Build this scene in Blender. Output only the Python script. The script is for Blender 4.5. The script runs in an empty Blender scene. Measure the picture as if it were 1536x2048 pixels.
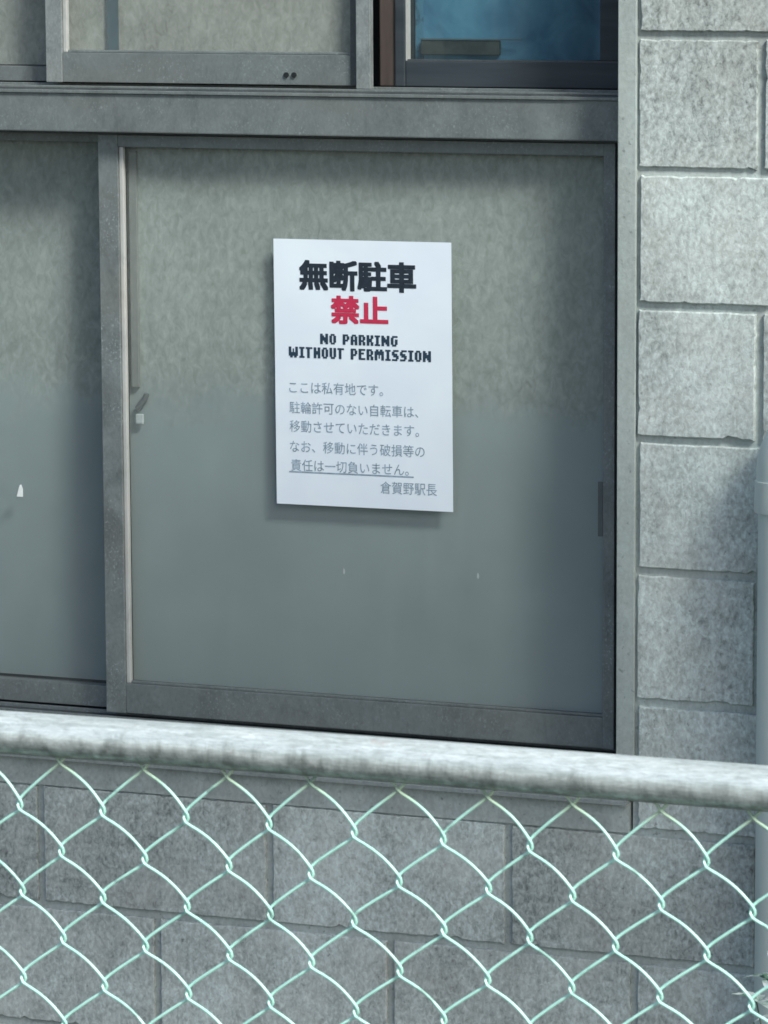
import bpy, bmesh, math, random
from mathutils import Vector, Matrix, noise
random.seed(7)
scene = bpy.context.scene
R = math.radians

# ------------------------------------------------------------------ camera
cam_data = bpy.data.cameras.new("camera")
cam = bpy.data.objects.new("camera", cam_data)
scene.collection.objects.link(cam)
scene.camera = cam
yaw, pitch, roll = 0.38256186, -0.14796903, 0.00536567
Rm = Matrix.Rotation(yaw, 3, 'Z') @ Matrix.Rotation(pitch, 3, 'X') @ Matrix.Rotation(roll, 3, 'Y')
right, fwd, up = Rm.col[0], Rm.col[1], Rm.col[2]
M3 = Matrix((right, up, -fwd)).transposed()
cam.matrix_world = Matrix.Translation((2.95067672, -5.84608737, 1.60828733)) @ M3.to_4x4()
cam_data.sensor_fit = 'VERTICAL'
cam_data.sensor_height = 36.0
cam_data.lens = 36.0 * 8300.9175 / 2048.0
cam_data.clip_start = 0.1
cam_data.clip_end = 500.0
cam_data.dof.use_dof = True
cam_data.dof.focus_distance = 6.35
cam_data.dof.aperture_fstop = 45.0

# ------------------------------------------------------------------ light
SHY0, SHY1 = -2.2, -1.3  # y edges of the unseen roof added for shade
SUN_AZ, SUN_EL = 54.0, 42.0            # degrees right of the wall normal, above the horizon
world = bpy.data.worlds.new("World")
scene.world = world
world.use_nodes = True
wn = world.node_tree.nodes
wn.clear()
sky = wn.new('ShaderNodeTexSky')
sky.sky_type = 'NISHITA'
sky.sun_disc = False
sky.sun_elevation = R(SUN_EL)
sky.sun_rotation = R(180.0 - SUN_AZ)
sky.air_density = 1.0
sky.dust_density = 2.5
sky.ozone_density = 1.0
wbg = wn.new('ShaderNodeBackground')
wbg.inputs['Strength'].default_value = 0.06
wout = wn.new('ShaderNodeOutputWorld')
world.node_tree.links.new(sky.outputs[0], wbg.inputs[0])
world.node_tree.links.new(wbg.outputs[0], wout.inputs[0])

sd = bpy.data.lights.new("sun", 'SUN')
sd.energy = 1.5
sd.angle = R(12.0)
sd.color = (1.0, 1.0, 0.95)
sun = bpy.data.objects.new("sun", sd)
scene.collection.objects.link(sun)
sv = Vector((math.sin(R(SUN_AZ)) * math.cos(R(SUN_EL)), -math.cos(R(SUN_AZ)) * math.cos(R(SUN_EL)), math.sin(R(SUN_EL))))
sun.rotation_euler = sv.to_track_quat('Z', 'Y').to_euler()
sun.location = sv * 20

scene.view_settings.view_transform = 'Standard'
scene.view_settings.look = 'None'
scene.view_settings.gamma = 1.0
scene.view_settings.use_curve_mapping = False
scene.view_settings.exposure = 1.45
scene.render.engine = 'CYCLES'
scene.cycles.filter_width = 1.6
scene.cycles.transparent_max_bounces = 12

# ------------------------------------------------------------------ materials
class NT:
    def __init__(s, name):
        s.m = bpy.data.materials.new(name)
        s.m.use_nodes = True
        s.t = s.m.node_tree
        s.t.nodes.clear()
        s.out = s.n('ShaderNodeOutputMaterial')
        s.pos = s.n('ShaderNodeNewGeometry').outputs['Position']
    def n(s, typ, **kw):
        nd = s.t.nodes.new(typ)
        for k, v in kw.items():
            setattr(nd, k, v)
        return nd
    def l(s, a, b):
        s.t.links.new(a, b)
    def scaled(s, sc):
        m = s.n('ShaderNodeVectorMath', operation='MULTIPLY')
        s.l(s.pos, m.inputs[0]); m.inputs[1].default_value = sc
        return m.outputs[0]
    def noise(s, scale, detail=4, rough=0.55, dist=0.0, stretch=(1, 1, 1)):
        nd = s.n('ShaderNodeTexNoise')
        s.l(s.scaled(stretch), nd.inputs['Vector'])
        nd.inputs['Scale'].default_value = scale
        nd.inputs['Detail'].default_value = detail
        nd.inputs['Roughness'].default_value = rough
        nd.inputs['Distortion'].default_value = dist
        return nd.outputs['Fac']
    def ramp(s, fac, stops, interp='LINEAR'):
        nd = s.n('ShaderNodeValToRGB')
        cr = nd.color_ramp
        cr.interpolation = interp
        while len(cr.elements) < len(stops):
            cr.elements.new(0.5)
        for e, (p, c) in zip(cr.elements, stops):
            e.position = p
            e.color = c if len(c) == 4 else (*c, 1)
        s.l(fac, nd.inputs[0])
        return nd.outputs[0]
    def mix(s, fac, a, b, mode='MIX'):
        nd = s.n('ShaderNodeMix', data_type='RGBA', blend_type=mode)
        if isinstance(fac, (int, float)): nd.inputs[0].default_value = fac
        else: s.l(fac, nd.inputs[0])
        for k, v in ((6, a), (7, b)):
            if isinstance(v, tuple): nd.inputs[k].default_value = (*v, 1) if len(v) == 3 else v
            else: s.l(v, nd.inputs[k])
        return nd.outputs[2]
    def math(s, op, a, b=0.0, clamp=False):
        nd = s.n('ShaderNodeMath', operation=op, use_clamp=clamp)
        for k, v in ((0, a), (1, b)):
            if isinstance(v, (int, float)): nd.inputs[k].default_value = v
            else: s.l(v, nd.inputs[k])
        return nd.outputs[0]
    def sep(s):
        nd = s.n('ShaderNodeSeparateXYZ'); s.l(s.pos, nd.inputs[0]); return nd.outputs
    def rand(s):
        return s.n('ShaderNodeObjectInfo').outputs['Random']
    def range(s, v, a, b, c=0.0, d=1.0, smooth=False):
        nd = s.n('ShaderNodeMapRange')
        if smooth: nd.interpolation_type = 'SMOOTHSTEP'
        s.l(v, nd.inputs[0])
        for k, x in zip((1, 2, 3, 4), (a, b, c, d)): nd.inputs[k].default_value = x
        return nd.outputs[0]
    def bump(s, h, strength=0.3, dist=0.002):
        nd = s.n('ShaderNodeBump')
        nd.inputs['Strength'].default_value = strength
        nd.inputs['Distance'].default_value = dist
        s.l(h, nd.inputs['Height'])
        return nd.outputs[0]
    def pbr(s, col, rough=0.7, metal=0.0, normal=None, spec=0.5):
        b = s.n('ShaderNodeBsdfPrincipled')
        if isinstance(col, tuple): b.inputs['Base Color'].default_value = (*col, 1)
        else: s.l(col, b.inputs['Base Color'])
        for nm, v in (('Roughness', rough), ('Metallic', metal), ('Specular IOR Level', spec)):
            if isinstance(v, (int, float)): b.inputs[nm].default_value = v
            else: s.l(v, b.inputs[nm])
        if normal is not None: s.l(normal, b.inputs['Normal'])
        return b.outputs[0]
    def done(s, shader):
        s.l(shader, s.out.inputs[0]); return s.m

def concrete(name, base, var=0.16, mott=0.22, bumpd=0.0012, rnd=0.16, scl=1.0):
    t = NT(name)
    big = t.noise(3.2 * scl, 3, 0.6)
    mid = t.noise(38 * scl, 6, 0.72, 0.5)
    fine = t.noise(150 * scl, 4, 0.65, 0.5, (1, 1, 0.7))
    v = t.math('ADD', t.range(big, .3, .7, 1 - var, 1 + var), t.range(mid, .3, .7, -mott * .55, mott * .55))
    v = t.math('ADD', v, t.range(fine, .3, .7, -mott * .8, mott * .8))
    v = t.math('ADD', v, t.range(t.rand(), 0, 1, -rnd / 2, rnd / 2))
    streak = t.noise(14 * scl, 4, .6, .2, (1, 1, .16))
    v = t.math('ADD', v, t.range(streak, .35, .7, .07, -.11))
    pits = t.ramp(t.noise(95 * scl, 4, 0.6), [(0.27, (0.42,) * 3), (0.38, (1, 1, 1))])
    c = t.mix(1.0, base, v, 'MULTIPLY')
    c = t.mix(0.8, c, pits, 'MULTIPLY')
    warm = t.noise(9 * scl, 3, 0.6)
    c = t.mix(t.range(warm, .42, .7, 0, .35), c, tuple(b * k for b, k in zip(base, (1.06, .95, .90))))
    h = t.math('ADD', t.math('MULTIPLY', fine, .5), mid)
    return t.done(t.pbr(c, .9, normal=t.bump(h, .7, bumpd), spec=.25))

M = {}
M['block'] = concrete('concrete_block_face', (0.45, 0.515, 0.50), mott=.48, var=.24, rnd=.26)
M['mortar'] = concrete('mortar', (0.40, 0.46, 0.45), rnd=0)
M['render'] = concrete('cement_render', (0.375, 0.44, 0.425), var=.12, mott=.15, rnd=0)
M['sill'] = concrete('weathered_sill_cement', (0.27, 0.315, 0.315), var=.2, rnd=0)

def aluminium(name, base, grime=.35, rough=.5, speck=.5):
    t = NT(name)
    a = t.noise(16, 5, .65, .5)
    b = t.noise(170, 3, .6, 1.0, (1, 1, .6))
    c = t.noise(6, 3, .5, 0, (.4, 1, 1))
    v = t.math('ADD', t.range(a, .3, .7, 1 - grime * .5, 1 + grime * .4), t.range(b, .3, .7, -grime * .28, grime * .28))
    col = t.mix(1.0, base, v, 'MULTIPLY')
    col = t.mix(t.range(c, .45, .7, 0, .4), col, tuple(x * k for x, k in zip(base, (1.12, .98, .88))))
    sp = t.range(t.noise(260, 3, .7, .3, (1, 1, .8)), .56, .66, 0, 1)
    patch = t.range(t.noise(13, 4, .65, .4), .42, .62, .05, .75)
    col = t.mix(t.math('MULTIPLY', t.math('MULTIPLY', sp, patch), speck), col, tuple(min(.7, x * 2.3) for x in base))
    dk = t.range(t.noise(21, 5, .7, .6, (1, 1, .5)), .54, .72, 0, .45)
    col = t.mix(dk, col, tuple(x * .45 for x in base))
    return t.done(t.pbr(col, rough, 0.25, t.bump(b, .3, .0008), .4))
M['alu'] = aluminium('weathered_aluminium', (0.18, 0.212, 0.212))
M['alu_light'] = aluminium('chalky_aluminium_stile', (0.25, 0.285, 0.286), .6)
M['alu_dark'] = aluminium('shaded_grimy_aluminium', (0.085, 0.10, 0.105))  # darker copy: shade of jamb and frame recesses is put into its colour
M['bead'] = aluminium('pale_glazing_bead', (0.52, 0.54, 0.52), .15, speck=0)
M['alu_speckled'] = aluminium('corroded_speckled_aluminium', (0.19, 0.222, 0.222), .5, speck=.9)
M['wood'] = None
t = NT('old_brown_wood')
g = t.noise(40, 5, .6, .4, (1, 1, .06))
col = t.ramp(g, [(.3, (.04, .032, .029)), (.7, (.105, .083, .076))])
M['wood'] = t.done(t.pbr(col, .7, normal=t.bump(g, .4, .001)))
t = NT('dark_painted_wood')
g = t.noise(40, 4, .6, .4, (.08, 1, 1))
M['wood_dark'] = t.done(t.pbr(t.ramp(g, [(.3, (.02, .032, .042)), (.7, (.045, .06, .07))]), .6))

def frosted(name, opacity, col, gloss=.35):
    t = NT(name)
    f = t.noise(330, 2, .5)
    film = t.noise(5, 4, .6, .3, (1, 1, .6))
    c = t.mix(1.0, col, t.math('ADD', t.range(film, .3, .7, .85, 1.15), t.range(t.noise(240, 2, .6), .3, .7, -.2, .2)), 'MULTIPLY')
    dust = t.noise(26, 5, .65, .3, (1, 1, .10))
    c = t.mix(t.range(dust, .5, .72, 0, .35), c, (.45, .48, .46))
    body = t.pbr(c, gloss, normal=t.bump(f, .25, .0006), spec=.5)
    tr = t.n('ShaderNodeBsdfTransparent'); tr.inputs[0].default_value = (.95, .965, .96, 1)
    mx = t.n('ShaderNodeMixShader'); mx.inputs[0].default_value = opacity
    t.l(tr.outputs[0], mx.inputs[1]); t.l(body, mx.inputs[2])
    return t.done(mx.outputs[0])
M['frost'] = frosted('frosted_glass', .13, (.24, .265, .265))
M['clear'] = frosted('dusty_window_glass', .10, (.08, .10, .11), .15)

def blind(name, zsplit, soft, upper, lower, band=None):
    """two-tone sheet behind the glass: mottled above, plain cloth below"""
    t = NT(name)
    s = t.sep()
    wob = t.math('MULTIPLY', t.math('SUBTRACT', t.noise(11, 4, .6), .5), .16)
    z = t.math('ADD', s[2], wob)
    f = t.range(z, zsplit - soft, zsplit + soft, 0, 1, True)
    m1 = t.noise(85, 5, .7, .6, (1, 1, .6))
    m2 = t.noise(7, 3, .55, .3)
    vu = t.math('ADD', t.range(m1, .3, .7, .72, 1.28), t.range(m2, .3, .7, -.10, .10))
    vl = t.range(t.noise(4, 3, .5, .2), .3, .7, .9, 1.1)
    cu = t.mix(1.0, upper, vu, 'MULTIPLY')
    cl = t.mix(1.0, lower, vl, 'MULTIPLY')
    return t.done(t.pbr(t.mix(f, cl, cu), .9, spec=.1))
M['blind'] = blind('two_tone_blind', .815, .05, (.40, .45, .42), (.355, .425, .43))
M['blind_up'] = blind('warm_grey_blind', -3, .05, (.41, .425, .39), (.3, .3, .3))
M['blue'] = None
t = NT('blue_sheet')
b = t.noise(12, 4, .6, .5)
M['blue'] = t.done(t.pbr(t.ramp(b, [(.3, (.035, .15, .27)), (.7, (.12, .34, .49))]), .8))
t = NT('blue_sheet_edge')
b = t.noise(30, 4, .6, 1.5)
M['blue_edge'] = t.done(t.pbr(t.ramp(b, [(.38, (.03, .10, .16)), (.55, (.07, .22, .33))]), .8))
def plain(name, col, rough=.7, metal=0.0, var=.12, sc=40):
    t = NT(name)
    v = t.range(t.noise(sc, 4, .6, .4), .3, .7, 1 - var, 1 + var)
    return t.done(t.pbr(t.mix(1.0, col, v, 'MULTIPLY'), rough, metal))
M['strip'] = plain('slate_blue_tape', (.07, .125, .15))
M['strip_grey'] = plain('plain_grey_frame', (.27, .29, .28))
M['box'] = plain('dark_olive_card', (.032, .048, .046), sc=60, var=.4)
M['hole'] = plain('painted_screw_hole_shade', (.006, .01, .012))  # near-black colour painted in for the shade inside the holes
M['latch'] = plain('dull_zinc', (.15, .17, .17))
M['latch_light'] = plain('pale_plastic', (.62, .68, .68))
M['dark'] = plain('painted_dark_interior', (.03, .04, .045))
M['pvc'] = None
t = NT('grey_green_pvc')
s_ = t.noise(14, 4, .6, .3, (1, 1, .3))
M['pvc'] = t.done(t.pbr(t.mix(t.range(s_, .45, .7, 0, .4), (.56, .66, .62), (.42, .50, .47)), .42, spec=.5))

# galvanised rail: chalky zinc, rust blooms, algae drips along the underside, with its shade painted in
t = NT('galvanised_rail')
s = t.sep()
a = t.noise(110, 7, .72, .3, (.10, 1, 1.2))
b = t.noise(230, 3, .6, .6, (.35, 1, 1))
col = t.ramp(a, [(.3, (.42, .48, .47)), (.5, (.60, .68, .665)), (.68, (.78, .86, .85))])
col = t.mix(1.0, col, t.range(b, .3, .7, .8, 1.15), 'MULTIPLY')
rust = t.range(t.noise(24, 4, .6, .5, (.6, 1, 1.2)), .66, .76, 0, .55)
col = t.mix(rust, col, (.42, .26, .20))
drip = t.noise(62, 4, .65, .3, (1, .25, .25))
low = t.range(t.math('ADD', s[2], t.math('MULTIPLY', t.math('SUBTRACT', drip, .5), -.045)), .857, .879, 1, 0, True)
algae_shade = t.math('MULTIPLY', low, t.range(t.noise(90, 3, .6), .3, .65, .35, .9))
col = t.mix(algae_shade, col, (.15, .175, .16))
M['rail'] = t.done(t.pbr(col, t.range(a, .3, .7, .48, .34), .35, t.bump(a, .2, .0006), .5))
t = NT('mint_pvc_wire')
s = t.sep()
v = t.noise(60, 3, .5)
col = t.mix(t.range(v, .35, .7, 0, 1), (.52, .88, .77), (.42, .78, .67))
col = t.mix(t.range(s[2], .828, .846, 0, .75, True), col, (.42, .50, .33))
dk = t.range(t.noise(34, 3, .6), .60, .70, 0, .6)  # dark patches painted in for shade along the wire legs
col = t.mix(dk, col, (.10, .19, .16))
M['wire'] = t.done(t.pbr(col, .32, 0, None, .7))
t = NT('paper')
v = t.noise(9, 3, .5, .5)
col = t.mix(t.range(v, .35, .65, 0, 1), (.71, .80, .885), (.75, .84, .90))
M['paper'] = t.done(t.pbr(col, .55, normal=t.bump(t.noise(8, 2, .4, .3), .25, .004), spec=.35))
M['ink'] = plain('black_print', (.012, .022, .035), .6, sc=120, var=.4)
M['red'] = plain('faded_red_print', (.52, .025, .075), .6, sc=120)
M['navy'] = plain('navy_print', (.015, .04, .07), .6)
M['fade'] = plain('faded_grey_print', (.24, .33, .40), .6, sc=90, var=.35)
M['white'] = plain('white_scrap', (.85, .9, .88))
M['fleck'] = plain('pale_fleck', (.38, .42, .42))
t = NT('gravel_ground')
v = t.noise(60, 5, .7)
M['ground'] = t.done(t.pbr(t.ramp(v, [(.3, (.05, .055, .05)), (.7, (.14, .15, .14))]), .95, normal=t.bump(v, .8, .01)))
t = NT('variegated_leaf')
v = t.noise(40, 4, .6, .5)
M['leaf'] = t.done(t.pbr(t.ramp(v, [(.36, (.12, .26, .17)), (.46, (.55, .68, .60)), (.58, (.84, .90, .87))]), .3))
M['stem'] = plain('weed_stem', (.12, .17, .11))
M['roof'] = plain('corrugated_shade_sheet', (.25, .27, .28), .5, .3)
M['steel'] = plain('painted_steel', (.2, .22, .23), .5, .3)

# ------------------------------------------------------------------ builders
def thing(name, label, cat, loc, group=None):
    o = bpy.data.objects.new(name, None)
    o.empty_display_size = .1
    scene.collection.objects.link(o)
    o.location = loc
    o['label'] = label; o['category'] = cat
    if group: o['group'] = group
    return o
WORLD = {}
def wloc(o):
    return WORLD.get(o.name, o.location.copy())
def link(name, bm, mat, parent=None, label=None, cat=None, kind=None, group=None, smooth=False):
    """bm holds world coordinates; the object's origin goes to the middle of its bounds"""
    lo = Vector((min(v.co[i] for v in bm.verts) for i in range(3)))
    hi = Vector((max(v.co[i] for v in bm.verts) for i in range(3)))
    c = (lo + hi) / 2
    bmesh.ops.translate(bm, verts=bm.verts, vec=-c)
    bmesh.ops.recalc_face_normals(bm, faces=bm.faces)
    if smooth:
        for e in bm.edges:
            if len(e.link_faces) == 2 and e.calc_face_angle() > .8: e.smooth = False
    me = bpy.data.meshes.new(name)
    bm.to_mesh(me); bm.free()
    if smooth:
        for f in me.polygons: f.use_smooth = True
    me.materials.append(M[mat])
    o = bpy.data.objects.new(name, me)
    scene.collection.objects.link(o)
    if parent:
        o.parent = parent
        o.location = c - wloc(parent)
    else:
        o.location = c
    WORLD[o.name] = c
    if label: o['label'] = label
    if cat: o['category'] = cat
    if kind: o['kind'] = kind
    if group: o['group'] = group
    return o
def box(bm, x0, x1, y0, y1, z0, z1, bev=0.0):
    vs = [bm.verts.new((x, y, z)) for x in (x0, x1) for y in (y0, y1) for z in (z0, z1)]
    fs = [bm.faces.new([vs[i] for i in f]) for f in ((0, 1, 3, 2), (4, 6, 7, 5), (0, 4, 5, 1), (2, 3, 7, 6), (0, 2, 6, 4), (1, 5, 7, 3))]
    if bev:
        es = set(e for f in fs for e in f.edges)
        bmesh.ops.bevel(bm, geom=list(es), offset=bev, segments=2, affect='EDGES', profile=.6)
    return bm
def B(*a, bev=0.0):
    return box(bmesh.new(), *a, bev=bev)
def tube(bm, pts, rad, seg=10, cap=True):
    """sweep a circle along pts (list of Vector); rad number or list"""
    n = len(pts)
    ref = Vector((0, 1, 0))
    rings = []
    for i, p in enumerate(pts):
        d = (pts[min(i + 1, n - 1)] - pts[max(i - 1, 0)]).normalized()
        a = d.cross(ref)
        if a.length < 1e-4: a = d.cross(Vector((1, 0, 0)))
        a.normalize(); b = d.cross(a).normalized()
        r = rad[i] if isinstance(rad, list) else rad
        rings.append([bm.verts.new(p + (a * math.cos(2 * math.pi * k / seg) + b * math.sin(2 * math.pi * k / seg)) * r) for k in range(seg)])
    for i in range(n - 1):
        for k in range(seg):
            bm.faces.new((rings[i][k], rings[i][(k + 1) % seg], rings[i + 1][(k + 1) % seg], rings[i + 1][k]))
    if cap:
        bm.faces.new(rings[0][::-1]); bm.faces.new(rings[-1])
    return bm
def block(x0, x1, z0, z1, y=0.0, depth=.05, rough=1.0):
    """one concrete block: rounded, chipped outline on its face"""
    bm = bmesh.new()
    per = []
    def side(a, b, nx, nz, chip):
        L = math.hypot(b[0] - a[0], b[1] - a[1]); n = max(3, int(L / .007))
        for i in range(n):
            f = i / n
            x = a[0] + (b[0] - a[0]) * f; z = a[1] + (b[1] - a[1]) * f
            j = (noise.noise(Vector((x * 55, z * 55, x0 * 3 + z0 * 7))) * .5 + .5) * .0022 * rough
            q = noise.noise(Vector((x * 80 + 9, z * 80, x0 * 11 + z0)))
            if q > .28: j += (q - .28) * .013 * chip * rough
            if i == 0: j = .0022
            per.append((x + nx * j, z + nz * j, j))
    side((x0, z0), (x1, z0), 0, 1, 1.0)
    side((x1, z0), (x1, z1), -1, 0, .6)
    side((x1, z1), (x0, z1), 0, -1, .5)
    side((x0, z1), (x0, z0), 1, 0, .5)
    cx, cz = (x0 + x1) / 2, (z0 + z1) / 2
    def ring(inset, yy):
        out = []
        for x, z, j in per:
            dx = inset if x < cx else -inset; dz = inset if z < cz else -inset
            wx = min(1, max(0, 1 - (min(x - x0, x1 - x) - .004) / .01)); wz = min(1, max(0, 1 - (min(z - z0, z1 - z) - .004) / .01))
            out.append(bm.verts.new((x + dx * wx, yy, z + dz * wz)))
        return out
    tilt = random.uniform(-.0012, .0012)
    r0, r1, r2, r3 = ring(.0018, y + tilt), ring(.0006, y + .0009 + tilt), ring(0, y + .0035 + tilt), ring(0, y + depth)
    n = len(per)
    bm.faces.new(r0)
    for a, b in ((r0, r1), (r1, r2), (r2, r3)):
        for k in range(n):
            bm.faces.new((a[k], a[(k + 1) % n], b[(k + 1) % n], b[k]))
    bm.faces.new(r3[::-1])
    return bm

# ------------------------------------------------------------------ ground
bm = bmesh.new()
vs = [bm.verts.new(p) for p in ((-60, -60, -.4), (60, -60, -.4), (60, 60, -.4), (-60, 60, -.4))]
bm.faces.new(vs)
link('ground', bm, 'ground', kind='structure', label='dark gravel ground at the foot of the block wall')

# ------------------------------------------------------------------ building
bld = thing('station_building', 'grey concrete block building with dirty sliding windows of frosted glass', 'building', (.4, 0, -.4))
X0, X1 = -2.4, 2.6
JL = {}
bot, top = -.4, 2.6
for ci in range(15):
    z0 = bot + .2 * ci; z1 = z0 + .2
    zc = (z0 + z1) / 2
    typeA = (round((z0) / .2) % 2) == 0
    off = 0.0 if typeA else .204
    xs = [off + .4 * k for k in range(-7, 8)]
    if typeA and z0 > .3: xs = [x - .005 if abs(x - 1.2) < .02 else x for x in xs]
    j = .0048
    for a, b in zip(xs, xs[1:]):
        spans = [(max(a, X0), min(b, X1))]
        if .2 <= zc <= 2.0:
            spans = []
            if b > 1.03: spans.append((max(a, 1.0), min(b, X1)))
            if a < -1.66: spans.append((max(a, X0), min(b, -1.63)))
        for s0, s1 in spans:
            if s1 - s0 < .05: continue
            lw = .0058 if random.random() < .5 else .005
            link('concrete_block', block(s0 + (j if s0 != 1.0 else .0062), s1 - j, z0 + .0045, z1 - lw), 'block', bld)
# mortar body with the window opening left free
for args in ((X0, X1, .0068, .24, -.4, .195), (1.0, X1, .0068, .24, .195, 2.0), (X0, -1.63, .0068, .24, .195, 2.0), (X0, X1, .0068, .24, 2.0, 2.6)):
    link('mortar_bed', B(*args), 'mortar', bld)
# cement render round the opening
link('jamb_render', B(.975, 1.0035, -.0012, .20, .255, 2.0, bev=.0015), 'render', bld)
link('jamb_render', B(-1.63, -1.6, -.0012, .20, .255, 2.0, bev=.0015), 'render', bld)
bm = bmesh.new()           # sloping cement sill under the window, its front lip proud of the blocks
prof = [(-.019, .243), (-.019, .2485), (-.015, .2515), (-.007, .266), (.085, .285), (.20, .285), (.20, .2505), (-.002, .2505), (-.002, .243)]
ra = [bm.verts.new((-1.64, y, z)) for y, z in prof]; rb = [bm.verts.new((.997, y, z)) for y, z in prof]
bm.faces.new(ra); bm.faces.new(rb[::-1])
for k in range(len(prof)): bm.faces.new((ra[k], ra[(k + 1) % len(prof)], rb[(k + 1) % len(prof)], rb[k]))
link('window_sill', bm, 'sill', bld)
link('sill_render', B(-1.64, .9955, .0012, .19, .1962, .2425, bev=.0006), 'mortar', bld)
link('coping', B(X0 - .05, X1 + .05, -.04, .3, 2.6, 2.68, bev=.004), 'render', bld)

# window frame fixed to the wall
fr = link('window_frame', B(.9565, .9745, .085, .20, .287, 2.0, bev=.001), 'alu_dark', bld)
def fpart(name, args, mat='alu', bev=.0012, parent=None, label=None):
    return link(name, B(*args, bev=bev), mat, parent or fr, label=label)
fpart('transom', (-1.6, .9545, .070, .20, 1.2385, 1.2995), bev=.002)
fpart('transom_lip', (-1.6, .953, .066, .075, 1.2995, 1.3045), bev=.0008)
fpart('upper_track', (-1.6, .952, .080, .196, 1.2997, 1.3065), 'alu_dark')
fpart('track_ridge', (-1.6, .952, .082, .087, 1.3067, 1.3105), bev=.0008)
fpart('track_ridge', (-1.6, .952, .126, .130, 1.3067, 1.3125), bev=.0008)
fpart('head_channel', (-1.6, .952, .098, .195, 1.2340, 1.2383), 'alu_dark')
fpart('lower_track', (-1.6, .9545, .088, .198, .2855, .292), 'alu_dark')
fpart('track_ridge', (-1.6, .9545, .1285, .1325, .2922, .299), bev=.0008)
fpart('track_ridge', (-1.6, .9545, .090, .094, .2922, .2975), bev=.0008)
fpart('mullion', (.5215, .5455, .085, .098, 1.3108, 2.0), 'alu_light', .0015)
fpart('side_jamb', (-1.6, -1.565, .085, .198, .2925, 1.2285), 'alu')
fpart('side_jamb', (-1.6, -1.565, .085, .198, 1.313, 2.0), 'alu')
fpart('head', (-1.6, .9545, .07, .198, 1.955, 1.998), 'alu')
link('interior_backdrop', B(-1.56, .53, .205, .215, .28, 2.0), 'dark', bld)  # near-black boards stand in for the unlit room behind the windows
link('interior_backdrop', B(.5302, .955, .205, .215, .28, 1.312), 'dark', bld)
link('interior_backdrop', B(.5302, .97, .50, .51, 1.2, 2.2), 'dark', bld)

def sash(label, x0, x1, z0, z1, y0, th, lst, rst, trl, brl, pane_mat, blind_mat, stile='alu', rail='alu', bead=True, by=.028):
    """sliding sash: two stiles, two rails, glazing beads, a pane and the blind seen through it"""
    y1 = y0 + th
    s = link('sliding_window', B(x0, x0 + lst, y0, y1, z0, z1, bev=.0012), stile, bld, label=label)   # hanging stile carries the rest
    link('stile', B(x1 - rst, x1, y0, y1, z0, z1, bev=.0012), stile if stile != 'alu_light' else 'alu_dark', s)
    xi, xo = x0 + lst + .0002, x1 - rst - .0002
    link('top_rail', B(xi, xo, y0 + .0012, y1 - .001, z1 - trl, z1 - .0005, bev=.001), rail, s)
    link('bottom_rail', B(xi, xo, y0 + .0012, y1 - .001, z0 + .0005, z0 + brl, bev=.001), rail, s)
    gx0, gx1, gz0, gz1 = xi, xo, z0 + brl + .0002, z1 - trl - .0002
    if bead:
        link('glazing_bead', B(gx0, gx0 + .0075, y0 + .004, y0 + .013, gz0, gz1, bev=.0018), 'bead', s)
        link('glazing_bead', B(gx0 + .0077, gx1, y0 + .006, y0 + .013, gz0, gz0 + .004, bev=.001), 'alu', s)
    link('glass_pane', B(gx0 + .0002, gx1 - .0002, y0 + .0135, y0 + .0165, gz0 + .0002, gz1 - .0002), pane_mat, s)
    if blind_mat:
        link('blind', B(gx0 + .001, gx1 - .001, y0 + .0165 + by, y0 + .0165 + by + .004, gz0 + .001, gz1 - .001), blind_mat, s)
    return s

# lower pair
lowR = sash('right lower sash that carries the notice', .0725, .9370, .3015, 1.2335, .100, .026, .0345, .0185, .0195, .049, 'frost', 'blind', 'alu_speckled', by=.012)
# inner lock seen through the pane, and the plain grey inner frame edge behind the glass
link('inner_frame_edge', B(.1165, .1285, .1200, .1275, .83, 1.206), 'strip_grey', lowR)
bm = B(.1235, .137, .1172, .122, .771, .787, bev=.002)
link('lock_knob', bm, 'latch_light', lowR)
bm = bmesh.new(); tube(bm, [Vector((.126, .1222, .795)), Vector((.131, .1222, .802)), Vector((.138, .1222, .810)), Vector((.1415, .1222, .820))], [.006, .0055, .005, .0045], 8)
link('lock_lever', bm, 'latch', lowR)
link('pull_recess', B(.9045, .9125, .1175, .1195, .63, .715, bev=.0006), 'latch', lowR)
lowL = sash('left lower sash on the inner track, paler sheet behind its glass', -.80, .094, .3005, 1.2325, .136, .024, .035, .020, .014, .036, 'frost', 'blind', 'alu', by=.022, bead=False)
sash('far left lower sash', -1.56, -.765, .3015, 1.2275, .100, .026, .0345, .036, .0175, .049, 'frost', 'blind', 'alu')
# upper row
upM = sash('middle upper sash with two screw holes in its bottom rail', -.0165, .5165, 1.3145, 1.95, .100, .025, .0285, .0105, .03, .047, 'frost', 'blind_up', 'alu_light', by=.006)
link('tape_strip', B(.0835, .1035, .1168, .1182, 1.363, 1.9), 'strip', upM, label='slate blue vertical strip behind the glass')
for xh in (.3985, .4115):
    bm = bmesh.new(); tube(bm, [Vector((xh, .0985, 1.3305)), Vector((xh, .1015, 1.3305))], .0042, 12)
    link('screw_hole', bm, 'hole', upM)
upL = sash('left upper sash on the inner track', -.62, .03, 1.3135, 1.95, .136, .024, .03, .03, .03, .024, 'frost', 'blind_up', 'alu', by=.022, bead=False)
sash('far left upper sash', -1.56, -.58, 1.3145, 1.95, .100, .025, .0285, .03, .03, .047, 'frost', 'blind_up', 'alu')
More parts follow.
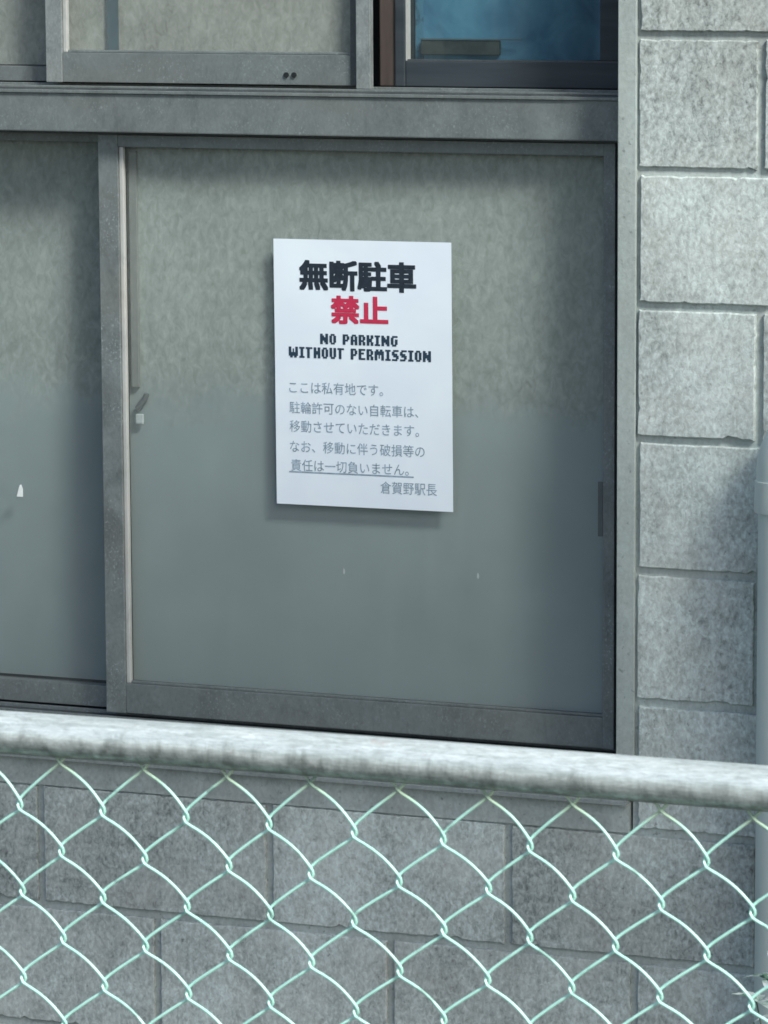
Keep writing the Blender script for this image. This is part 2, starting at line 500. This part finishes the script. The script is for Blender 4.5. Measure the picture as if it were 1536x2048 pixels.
# upper right: sash slid away, older timber window with blue sheeting behind
up = link('timber_window', B(.5345, .5615, .150, .195, 1.3128, 1.95, bev=.002), 'wood', bld, label='dark timber window with blue sheeting behind its glass')
link('stile', B(.5618, .578, .146, .195, 1.3128, 1.95, bev=.0015), 'wood_dark', up)
link('glazing_bead', B(.5783, .5805, .150, .165, 1.3525, 1.92), 'bead', up)
link('bottom_rail', B(.5783, .9525, .149, .195, 1.3128, 1.352, bev=.0015), 'wood_dark', up)
link('glazing_bead', B(.5808, .9525, .1505, .160, 1.3522, 1.3545), 'alu_dark', up)
link('top_rail', B(.5783, .9525, .149, .195, 1.92, 1.95, bev=.0015), 'wood_dark', up)
link('stile', B(.895, .9525, .149, .1952, 1.3546, 1.9198, bev=.0015), 'wood_dark', up)
link('glass_pane', B(.5808, .9045, .166, .169, 1.3525, 1.9195), 'clear', up)
bm = bmesh.new()            # right-hand shade shaped in: the sheet bends back into the room there
pf = [(.5805, .186), (.68, .187), (.76, .189), (.82, .192), (.848, .199), (.863, .212), (.868, .235), (.868, .27)]
a_ = [bm.verts.new((x, y, 1.353)) for x, y in pf]; b_ = [bm.verts.new((x, y, 1.9195)) for x, y in pf]
for k in range(len(pf) - 1): bm.faces.new((a_[k], a_[k + 1], b_[k + 1], b_[k]))
link('blue_sheet', bm, 'blue', up, smooth=True)
link('sheet_edge', B(.5812, .594, .1835, .1855, 1.3535, 1.9195), 'blue_edge', up)
link('cardboard', B(.593, .722, .176, .1855, 1.361, 1.3835, bev=.001), 'box', up)
link('cardboard_edge', B(.593, .760, .1745, .1758, 1.3838, 1.3858), 'strip', up)

# ------------------------------------------------------------------ paper notice
PC = (.5200, .1105, .8660)      # centre of the sheet, taped flat on the glass
tiltp = Matrix.Rotation(R(-.25), 4, 'Y')
def pw(u, v, d):               # sheet millimetres -> world; u right, v up from centre
    q = tiltp @ Vector((u / 1000, 0, v / 1000))
    return Vector((PC[0] + q.x, PC[1] - d / 1000, PC[2] + q.z))
def curl(u, v):                # gentle waves of a sheet stuck at the corners, millimetres off the glass
    a = noise.noise(Vector((u * .012, v * .009, 3.1)))
    b = noise.noise(Vector((u * .03 + v * .02, v * .014, 8.0)))
    return 1.0 + .7 * a + .25 * b
poster = thing('notice', 'white paper no parking notice taped to the frosted glass, black and red headings', 'notice', (PC[0], PC[1], PC[2] - .2095))
bm = bmesh.new()
nu, nv = 30, 42
g = [[bm.verts.new(pw(-149 + 298 * i / nu, -209.5 + 419 * j / nv, curl(-149 + 298 * i / nu, -209.5 + 419 * j / nv))) for j in range(nv + 1)] for i in range(nu + 1)]
for i in range(nu):
    for j in range(nv): bm.faces.new((g[i][j], g[i + 1][j], g[i + 1][j + 1], g[i][j + 1]))
ret = bmesh.ops.extrude_face_region(bm, geom=bm.faces[:])
bmesh.ops.translate(bm, verts=[e for e in ret['geom'] if isinstance(e, bmesh.types.BMVert)], vec=(0, .0003, 0))
link('paper_sheet', bm, 'paper', poster, smooth=True)

def put_flat(bm2d, mat, name='lettering'):
    """bm2d in sheet millimetres (x, y); cut fine enough to follow the sheet"""
    for e in range(1):
        for lim in range(-140, 150, 12):
            geom = bm2d.verts[:] + bm2d.edges[:] + bm2d.faces[:]
            xs = [v.co.x for v in bm2d.verts]
            if min(xs) < lim < max(xs):
                bmesh.ops.bisect_plane(bm2d, geom=geom, plane_co=(lim, 0, 0), plane_no=(1, 0, 0))
    for v in bm2d.verts:
        u, w = v.co.x, v.co.y
        v.co = pw(u, w, curl(u, w) + .45 + v.co.z)
    return link(name, bm2d, mat, poster)

def text_bm(s, u0, u1, base, h, bold=0.0, fit=True, yscale=None):
    cu = bpy.data.curves.new('t', 'FONT')
    cu.body = s; cu.size = 1.0; cu.offset = bold; cu.resolution_u = 3; cu.fill_mode = 'FRONT'
    o = bpy.data.objects.new('t', cu)
    scene.collection.objects.link(o)
    dg = bpy.context.evaluated_depsgraph_get()
    me = bpy.data.meshes.new_from_object(o.evaluated_get(dg))
    bm = bmesh.new(); bm.from_mesh(me)
    bpy.data.objects.remove(o); bpy.data.curves.remove(cu); bpy.data.meshes.remove(me)
    x0 = min(v.co.x for v in bm.verts); x1 = max(v.co.x for v in bm.verts)
    y0 = min(v.co.y for v in bm.verts); y1 = max(v.co.y for v in bm.verts)
    sx = (u1 - u0) / (x1 - x0); sy = h / (y1 - y0)
    for v in bm.verts:
        v.co = Vector((u0 + (v.co.x - x0) * sx, base + (v.co.y - y0) * sy, 0))
    bmesh.ops.triangulate(bm, faces=bm.faces[:])
    return bm
# sheet mm: px = 544..905 wide over 298 mm, 478..1017 over 419 mm
def U(px): return (px - 725.5) / 356 * 298
def V_(px): return (750 - px) / 537 * 419
def heavy(s_, u0, u1, base, h, w, mat):
    # heavy display face: the same strokes fattened by w millimetres all round, in one mesh
    bm = bmesh.new(); k = 0
    for dx, dy in ((-w, -w * .8), (w, -w * .8), (-w, w * .8), (w, w * .8), (0, w * .8), (0, -w * .8), (-w, 0), (w, 0), (0, 0)):
        q = text_bm(s_, u0 + w + dx, u1 - w + dx, base + w + dy, h - 2 * w)
        for v in q.verts: v.co.z = k * .03
        me = bpy.data.meshes.new('tmp'); q.to_mesh(me); q.free(); bm.from_mesh(me); bpy.data.meshes.remove(me); k += 1
    return put_flat(bm, mat)
heavy('無断駐車', U(599), U(834), V_(584), 62 / 537 * 419, 2.0, 'ink')
heavy('禁止', U(662), U(778), V_(650), 58 / 537 * 419, 1.9, 'red')
FONT = {'N': ["##..##", "###.##", "######", "######", "##.###", "##..##"], 'O': [".###.", "##.##", "##.##", "##.##", "##.##", ".###."],
        'P': ["####.", "##.##", "##.##", "####.", "##...", "##..."], 'A': [".###.", "##.##", "##.##", "#####", "##.##", "##.##"],
        'R': ["####.", "##.##", "##.##", "####.", "##.##", "##.##"], 'K': ["##.##", "##.##", "####.", "####.", "##.##", "##.##"],
        'I': ["####", ".##.", ".##.", ".##.", ".##.", "####"], 'G': [".####", "##...", "##.##", "##.##", "##.##", ".###."],
        'W': ["##...##", "##.#.##", "##.#.##", "#######", "#######", ".##.##."], 'T': ["#####", ".##..", ".##..", ".##..", ".##..", ".##.."],
        'H': ["##.##", "##.##", "#####", "#####", "##.##", "##.##"], 'U': ["##.##", "##.##", "##.##", "##.##", "##.##", ".###."],
        'E': ["#####", "##...", "####.", "##...", "##...", "#####"], 'M': [".##.##.", "#######", "#######", "##.#.##", "##.#.##", "##...##"],
        'S': [".####", "##...", "####.", ".####", "...##", "####."], ' ': ["..."] * 6}
def blocky(s, u0, u1, v0, v1):
    w = sum(len(FONT[c][0]) + 1 for c in s) - 1
    du = (u1 - u0) / w; dv = (v1 - v0) / 6
    bm = bmesh.new(); x = 0
    for c in s:
        for r, row in enumerate(FONT[c]):
            k = 0
            while k < len(row):
                if row[k] == '#':
                    e = k
                    while e < len(row) and row[e] == '#': e += 1
                    a, b = u0 + (x + k) * du, u0 + (x + e) * du
                    t_, b_ = v1 - r * dv, v1 - (r + 1) * dv
                    bm.faces.new([bm.verts.new(q) for q in ((a, b_, 0), (b, b_, 0), (b, t_, 0), (a, t_, 0))])
                    k = e
                else: k += 1
        x += len(FONT[c][0]) + 1
    bmesh.ops.remove_doubles(bm, verts=bm.verts[:], dist=.001)
    return bm
put_flat(blocky('NO PARKING', U(640), U(796), V_(691), V_(670)), 'navy')
put_flat(blocky('WITHOUT PERMISSION', U(576), U(862), V_(720), V_(698)), 'navy')
lines = [('ここは私有地です。', 574, 766, 780), ('駐輪許可のない自転車は、', 574, 836, 821),
         ('移動させていただきます。', 574, 837, 859), ('なお、移動に伴う破損等の', 574, 848, 900), ('責任は一切負いません。', 576, 816, 938)]
for s_, a, b, c in lines:
    put_flat(text_bm(s_, U(a + 2), U(b), V_(c + 12), 24 / 537 * 419), 'fade')
bm = bmesh.new(); bm.faces.new([bm.verts.new(q) for q in ((U(574), V_(953.2), 0), (U(826), V_(953.2), 0), (U(826), V_(950.6), 0), (U(574), V_(950.6), 0))])
put_flat(bm, 'fade', 'underline')
put_flat(text_bm('倉賀野駅長', U(759), U(872), V_(988), 25 / 537 * 419), 'fade')

# torn white scrap and pale flecks stuck on the glass
bm = bmesh.new()
pts = [(x - .0188, z - .0045) for x, z in ((-.0885, .6425), (-.0775, .6425), (-.0775, .655), (-.0800, .6625), (-.0825, .6620), (-.0850, .6550))]
f = bm.faces.new([bm.verts.new((x, .1485, z)) for x, z in pts])
r_ = bmesh.ops.extrude_face_region(bm, geom=[f]); bmesh.ops.translate(bm, verts=[e for e in r_['geom'] if isinstance(e, bmesh.types.BMVert)], vec=(0, .0008, 0))
link('paper_scrap', bm, 'white', label='small torn white scrap stuck on the left glass pane', cat='paper scrap')
for i, (x, z, lab) in enumerate(((.4847, .553, 'tiny pale fleck on the glass below the notice'), (.7100, .5585, 'tiny pale fleck on the glass right of and below the notice'))):
    bm = bmesh.new(); f = bm.faces.new([bm.verts.new((x + a, .1129, z + b)) for a, b in ((-.0022, -.003), (.0004, -.0052), (.0017, -.001), (.0006, .0035), (-.0012, .0048), (-.0018, .001))])
    r_ = bmesh.ops.extrude_face_region(bm, geom=[f]); bmesh.ops.translate(bm, verts=[e for e in r_['geom'] if isinstance(e, bmesh.types.BMVert)], vec=(0, .0005, 0))
    link('paper_fleck', bm, 'fleck', label=lab, cat='paper fleck', group='pale flecks stuck on the glass')

# ------------------------------------------------------------------ drainpipe
PX, PY, PR = 1.2535, -.06, .0385
dp = thing('drainpipe', 'grey green plastic drainpipe with a socket joint running down the block wall', 'drainpipe', (PX, PY, -.4))
bm = bmesh.new(); tube(bm, [Vector((PX, PY, z)) for z in (-.4, .0, .4, .725)], PR, 40)
link('pipe', bm, 'pvc', dp, smooth=True)
bm = bmesh.new()
prof = [(.7105, PR + .001), (.7108, PR + .0055), (.715, PR + .0062), (.735, PR + .0055), (.757, PR + .0055), (.7578, PR + .0035), (.7582, PR + .0002)]
tube(bm, [Vector((PX, PY, z)) for z, r in prof], [r for z, r in prof], 40)
link('socket', bm, 'pvc', dp, smooth=True)
bm = bmesh.new()
pts = [Vector((PX, PY, .7575))]
for k in range(9):
    a = R(52) * k / 8
    pts.append(Vector((PX + .07 - .07 * math.cos(a), PY, .772 + .07 * math.sin(a))))
link('elbow', tube(bm, pts, [PR + .003] * len(pts), 40), 'pvc', dp, smooth=True)
d = Vector((math.sin(R(52)), 0, math.cos(R(52))))
e0 = pts[-1]
bm = bmesh.new(); tube(bm, [e0 - d * .004, e0 - d * .0038, e0 + d * .045, e0 + d * .0455], [PR + .002, PR + .0075, PR + .0065, PR], 40)
link('socket', bm, 'pvc', dp, smooth=True)
bm = bmesh.new(); q1 = e0 + d * .38
tube(bm, [e0 + d * .04, q1, q1 + Vector((.03, 0, .04)), q1 + Vector((.035, 0, .08)), q1 + Vector((.035, 0, 1.3))], PR, 32)
link('upper_pipe', bm, 'pvc', dp, smooth=True)
for zc in (.12, 1.9):
    x_ = PX if zc < 1 else q1.x + .035
    bm = bmesh.new(); tube(bm, [Vector((x_, PY, zc)), Vector((x_, PY, zc + .02))], PR + .002, 32); box(bm, x_ - .008, x_ + .008, PY + PR, .01, zc + .003, zc + .017)
    if zc > 1: link('bracket', bm, 'steel', dp)
    else: bm.free()

# ------------------------------------------------------------------ unseen added shelter between fence and wall, put in to shade the wall
sh = thing('sun_blocking_roof', 'unseen added shelter roof on two steel posts in front of the building', 'sunshade', (2.2, -1.65, -.4))
bm = bmesh.new()
ny = 60
ra = []
for i in range(ny * 2 + 1):
    x = -.1 + 4.9 * i / (ny * 2); zz = 2.62 + (.012 if i % 2 else -.012)
    ra.append((bm.verts.new((x, SHY0, zz)), bm.verts.new((x, SHY1, zz + .10))))
for a, b in zip(ra, ra[1:]): bm.faces.new((a[0], b[0], b[1], a[1]))
link('shade_sheet', bm, 'roof', sh)
for xp in (.0, 4.6):
    link('post', B(xp, xp + .06, -1.68, -1.62, -.4, 2.60, bev=.003), 'steel', sh)
link('beam', B(.0, 4.66, -1.68, -1.62, 2.54, 2.60, bev=.003), 'steel', sh)

# ------------------------------------------------------------------ fence
FY = -2.6
fence = thing('chain_link_fence', 'mint green chain link fence hanging under a weathered galvanised rail', 'fence', (1.6, FY, -.4))
def railz(x): return .8685 + (x - 1.28) * .004
bm = bmesh.new()
tube(bm, [Vector((x, FY + .004, railz(x) + .0006 * math.sin(x * 5))) for x in [0.1 + .1 * k for k in range(33)]], .0193, 32)
link('top_rail', bm, 'rail', fence, smooth=True)
for xp in (.1, 3.3):
    bm = bmesh.new(); tube(bm, [Vector((xp, FY + .004, z)) for z in (-.4, .3, .90)], .024, 24)
    link('post', bm, 'rail', fence, smooth=True)
meas = [1.3329, 1.4147, 1.4957, 1.574, 1.6566, 1.7382, 1.8149, 1.8935, 1.9742]
tops = [meas[0] - .0802 * k for k in range(15, 0, -1)] + meas + [meas[-1] + .0802 * k for k in range(1, 16)]
PV = .0797            # vertical pitch
def knot_x(col, row):
    """x of knot column col (half pitches) at a row, the slight drift of a hand-stretched mesh included"""
    i = col // 2
    x = tops[i] if col % 2 == 0 else (tops[i] + tops[i + 1]) / 2
    return x + .0013 * noise.noise(Vector((x * 9, row * .7, 1.0)))
def knot_z(x, row):
    return .8462 - row * PV / 2 + .0014 * noise.noise(Vector((x * 7, row * .6, 5.0)))
WR = .00145
ROWS = 30
def wire(c, first_left):
    """one bent wire zigzagging between knot columns c and c+1; '\\' legs in front, '/' legs behind"""
    pts = []
    row0 = 0 if c % 2 == 0 else 0
    seq = []
    for row in range(ROWS + 1):
        # knots of even columns lie on even rows, odd columns on odd rows
        col = c if (c + row) % 2 == 0 else c + 1
        seq.append((col, row))
    n = len(seq)
    for i in range(n):
        col, row = seq[i]
        x = knot_x(col, row); z = knot_z(x, row)
        sgn = 1 if col == c + 1 else -1          # right extreme or left extreme of this wire
        if i == 0:
            # twisted pair end: barb sticks up and outward past the top knot
            s2 = 1 if col == c + 1 else -1
            pts.append(Vector((x + s2 * .0062, FY - .001 * s2, z + .0062)))
            pts.append(Vector((x + s2 * .0030, FY - .003 * s2, z + .0022)))
            pts.append(Vector((x, FY + .002 * s2, z - .0004)))
            pts.append(Vector((x - s2 * .0030, FY - (-.001) * s2, z - .0030)))
        else:
            # turn round the neighbour: short upright piece, offset outward by a wire's radius
            xx = x + sgn * .0021
            fr = -1 if sgn > 0 else 1
            pts.append(Vector((xx - sgn * .0016, FY + fr * .0026, z + .0052)))
            pts.append(Vector((xx, FY + fr * .0013, z + .0022)))
            pts.append(Vector((xx, FY - fr * .0013, z - .0022)))
            pts.append(Vector((xx - sgn * .0016, FY - fr * .0026, z - .0052)))
        if i < n - 1:
            col2, row2 = seq[i + 1]
            x2 = knot_x(col2, row2); z2 = knot_z(x2, row2)
            a = pts[-1].copy()
            s3 = 1 if col2 == c + 1 else -1
            b = Vector((x2 + s3 * .0005, FY + (-1 if s3 > 0 else 1) * .0026, z2 + .0052))
            back = x2 > x      # going down-right: '\' leg
            perp = Vector((1, 0, 1)).normalized() if back else Vector((-1, 0, 1)).normalized()
            bow = .0038 if back else .0006
            bow *= 1 + .25 * noise.noise(Vector((x * 31, z * 31, 2.0)))
            yo = -.0010 if back else -.0010
            for k in range(1, 8):
                f = k / 8
                p = a.lerp(b, f) + perp * bow * math.sin(math.pi * f) ** .9
                p.y = a.y + (b.y - a.y) * f + (yo * .35) * math.sin(math.pi * f)
                pts.append(p)
    # round off the corners
    sm = [pts[0]]
    for i in range(1, len(pts) - 1): sm.append(pts[i] * .6 + (pts[i - 1] + pts[i + 1]) * .2)
    sm.append(pts[-1])
    bm = bmesh.new(); tube(bm, sm, WR, 8)
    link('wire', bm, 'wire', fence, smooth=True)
for c in range(2, 2 * len(tops) - 5):
    wire(c, True)

# ------------------------------------------------------------------ weed at the foot of the pipe
wd = thing('weed', 'pale variegated weed growing at the foot of the drainpipe', 'weed', (1.34, -.22, -.4))
stems = []
for k in range(8):
    a = k * 1.3; hx = 1.34 + .02 * math.cos(a); hy = -.22 + .02 * math.sin(a)
    tipx = 1.315 + random.uniform(-.045, .07); tipy = -.25 + random.uniform(-.05, .04); tz = .045 + random.uniform(-.05, .04)
    pp = [Vector((hx + (tipx - hx) * f ** 1.6, hy + (tipy - hy) * f ** 1.6, -.4 + (tz + .4) * f)) for f in [i / 8 for i in range(9)]]
    bm = bmesh.new(); tube(bm, pp, [.0028 * (1 - .6 * i / 8) for i in range(9)], 6)
    link('stem', bm, 'stem', wd, smooth=True); stems.append(pp)
def leaf(p, d, L, W):
    bm = bmesh.new()
    d = d.normalized(); side = d.cross(Vector((0, 0, 1))).normalized(); n_ = side.cross(d)
    prev = None
    for i in range(6):
        f = i / 5; w = W * math.sin(math.pi * min(.97, f * .9 + .08)) ** .8
        c = p + d * L * f + n_ * (-L * .35 * f * f)
        row = [bm.verts.new(c - side * w + n_ * w * .35), bm.verts.new(c), bm.verts.new(c + side * w + n_ * w * .35)]
        if prev:
            bm.faces.new((prev[0], prev[1], row[1], row[0])); bm.faces.new((prev[1], prev[2], row[2], row[1]))
        prev = row
    link('leaf', bm, 'leaf', wd, smooth=True)
for pp in stems:
    for k in range(16):
        i = random.randint(3, 8); a = random.uniform(0, 6.28)
        leaf(pp[i], Vector((math.cos(a), math.sin(a), random.uniform(.0, .7))), random.uniform(.022, .042), random.uniform(.007, .012))
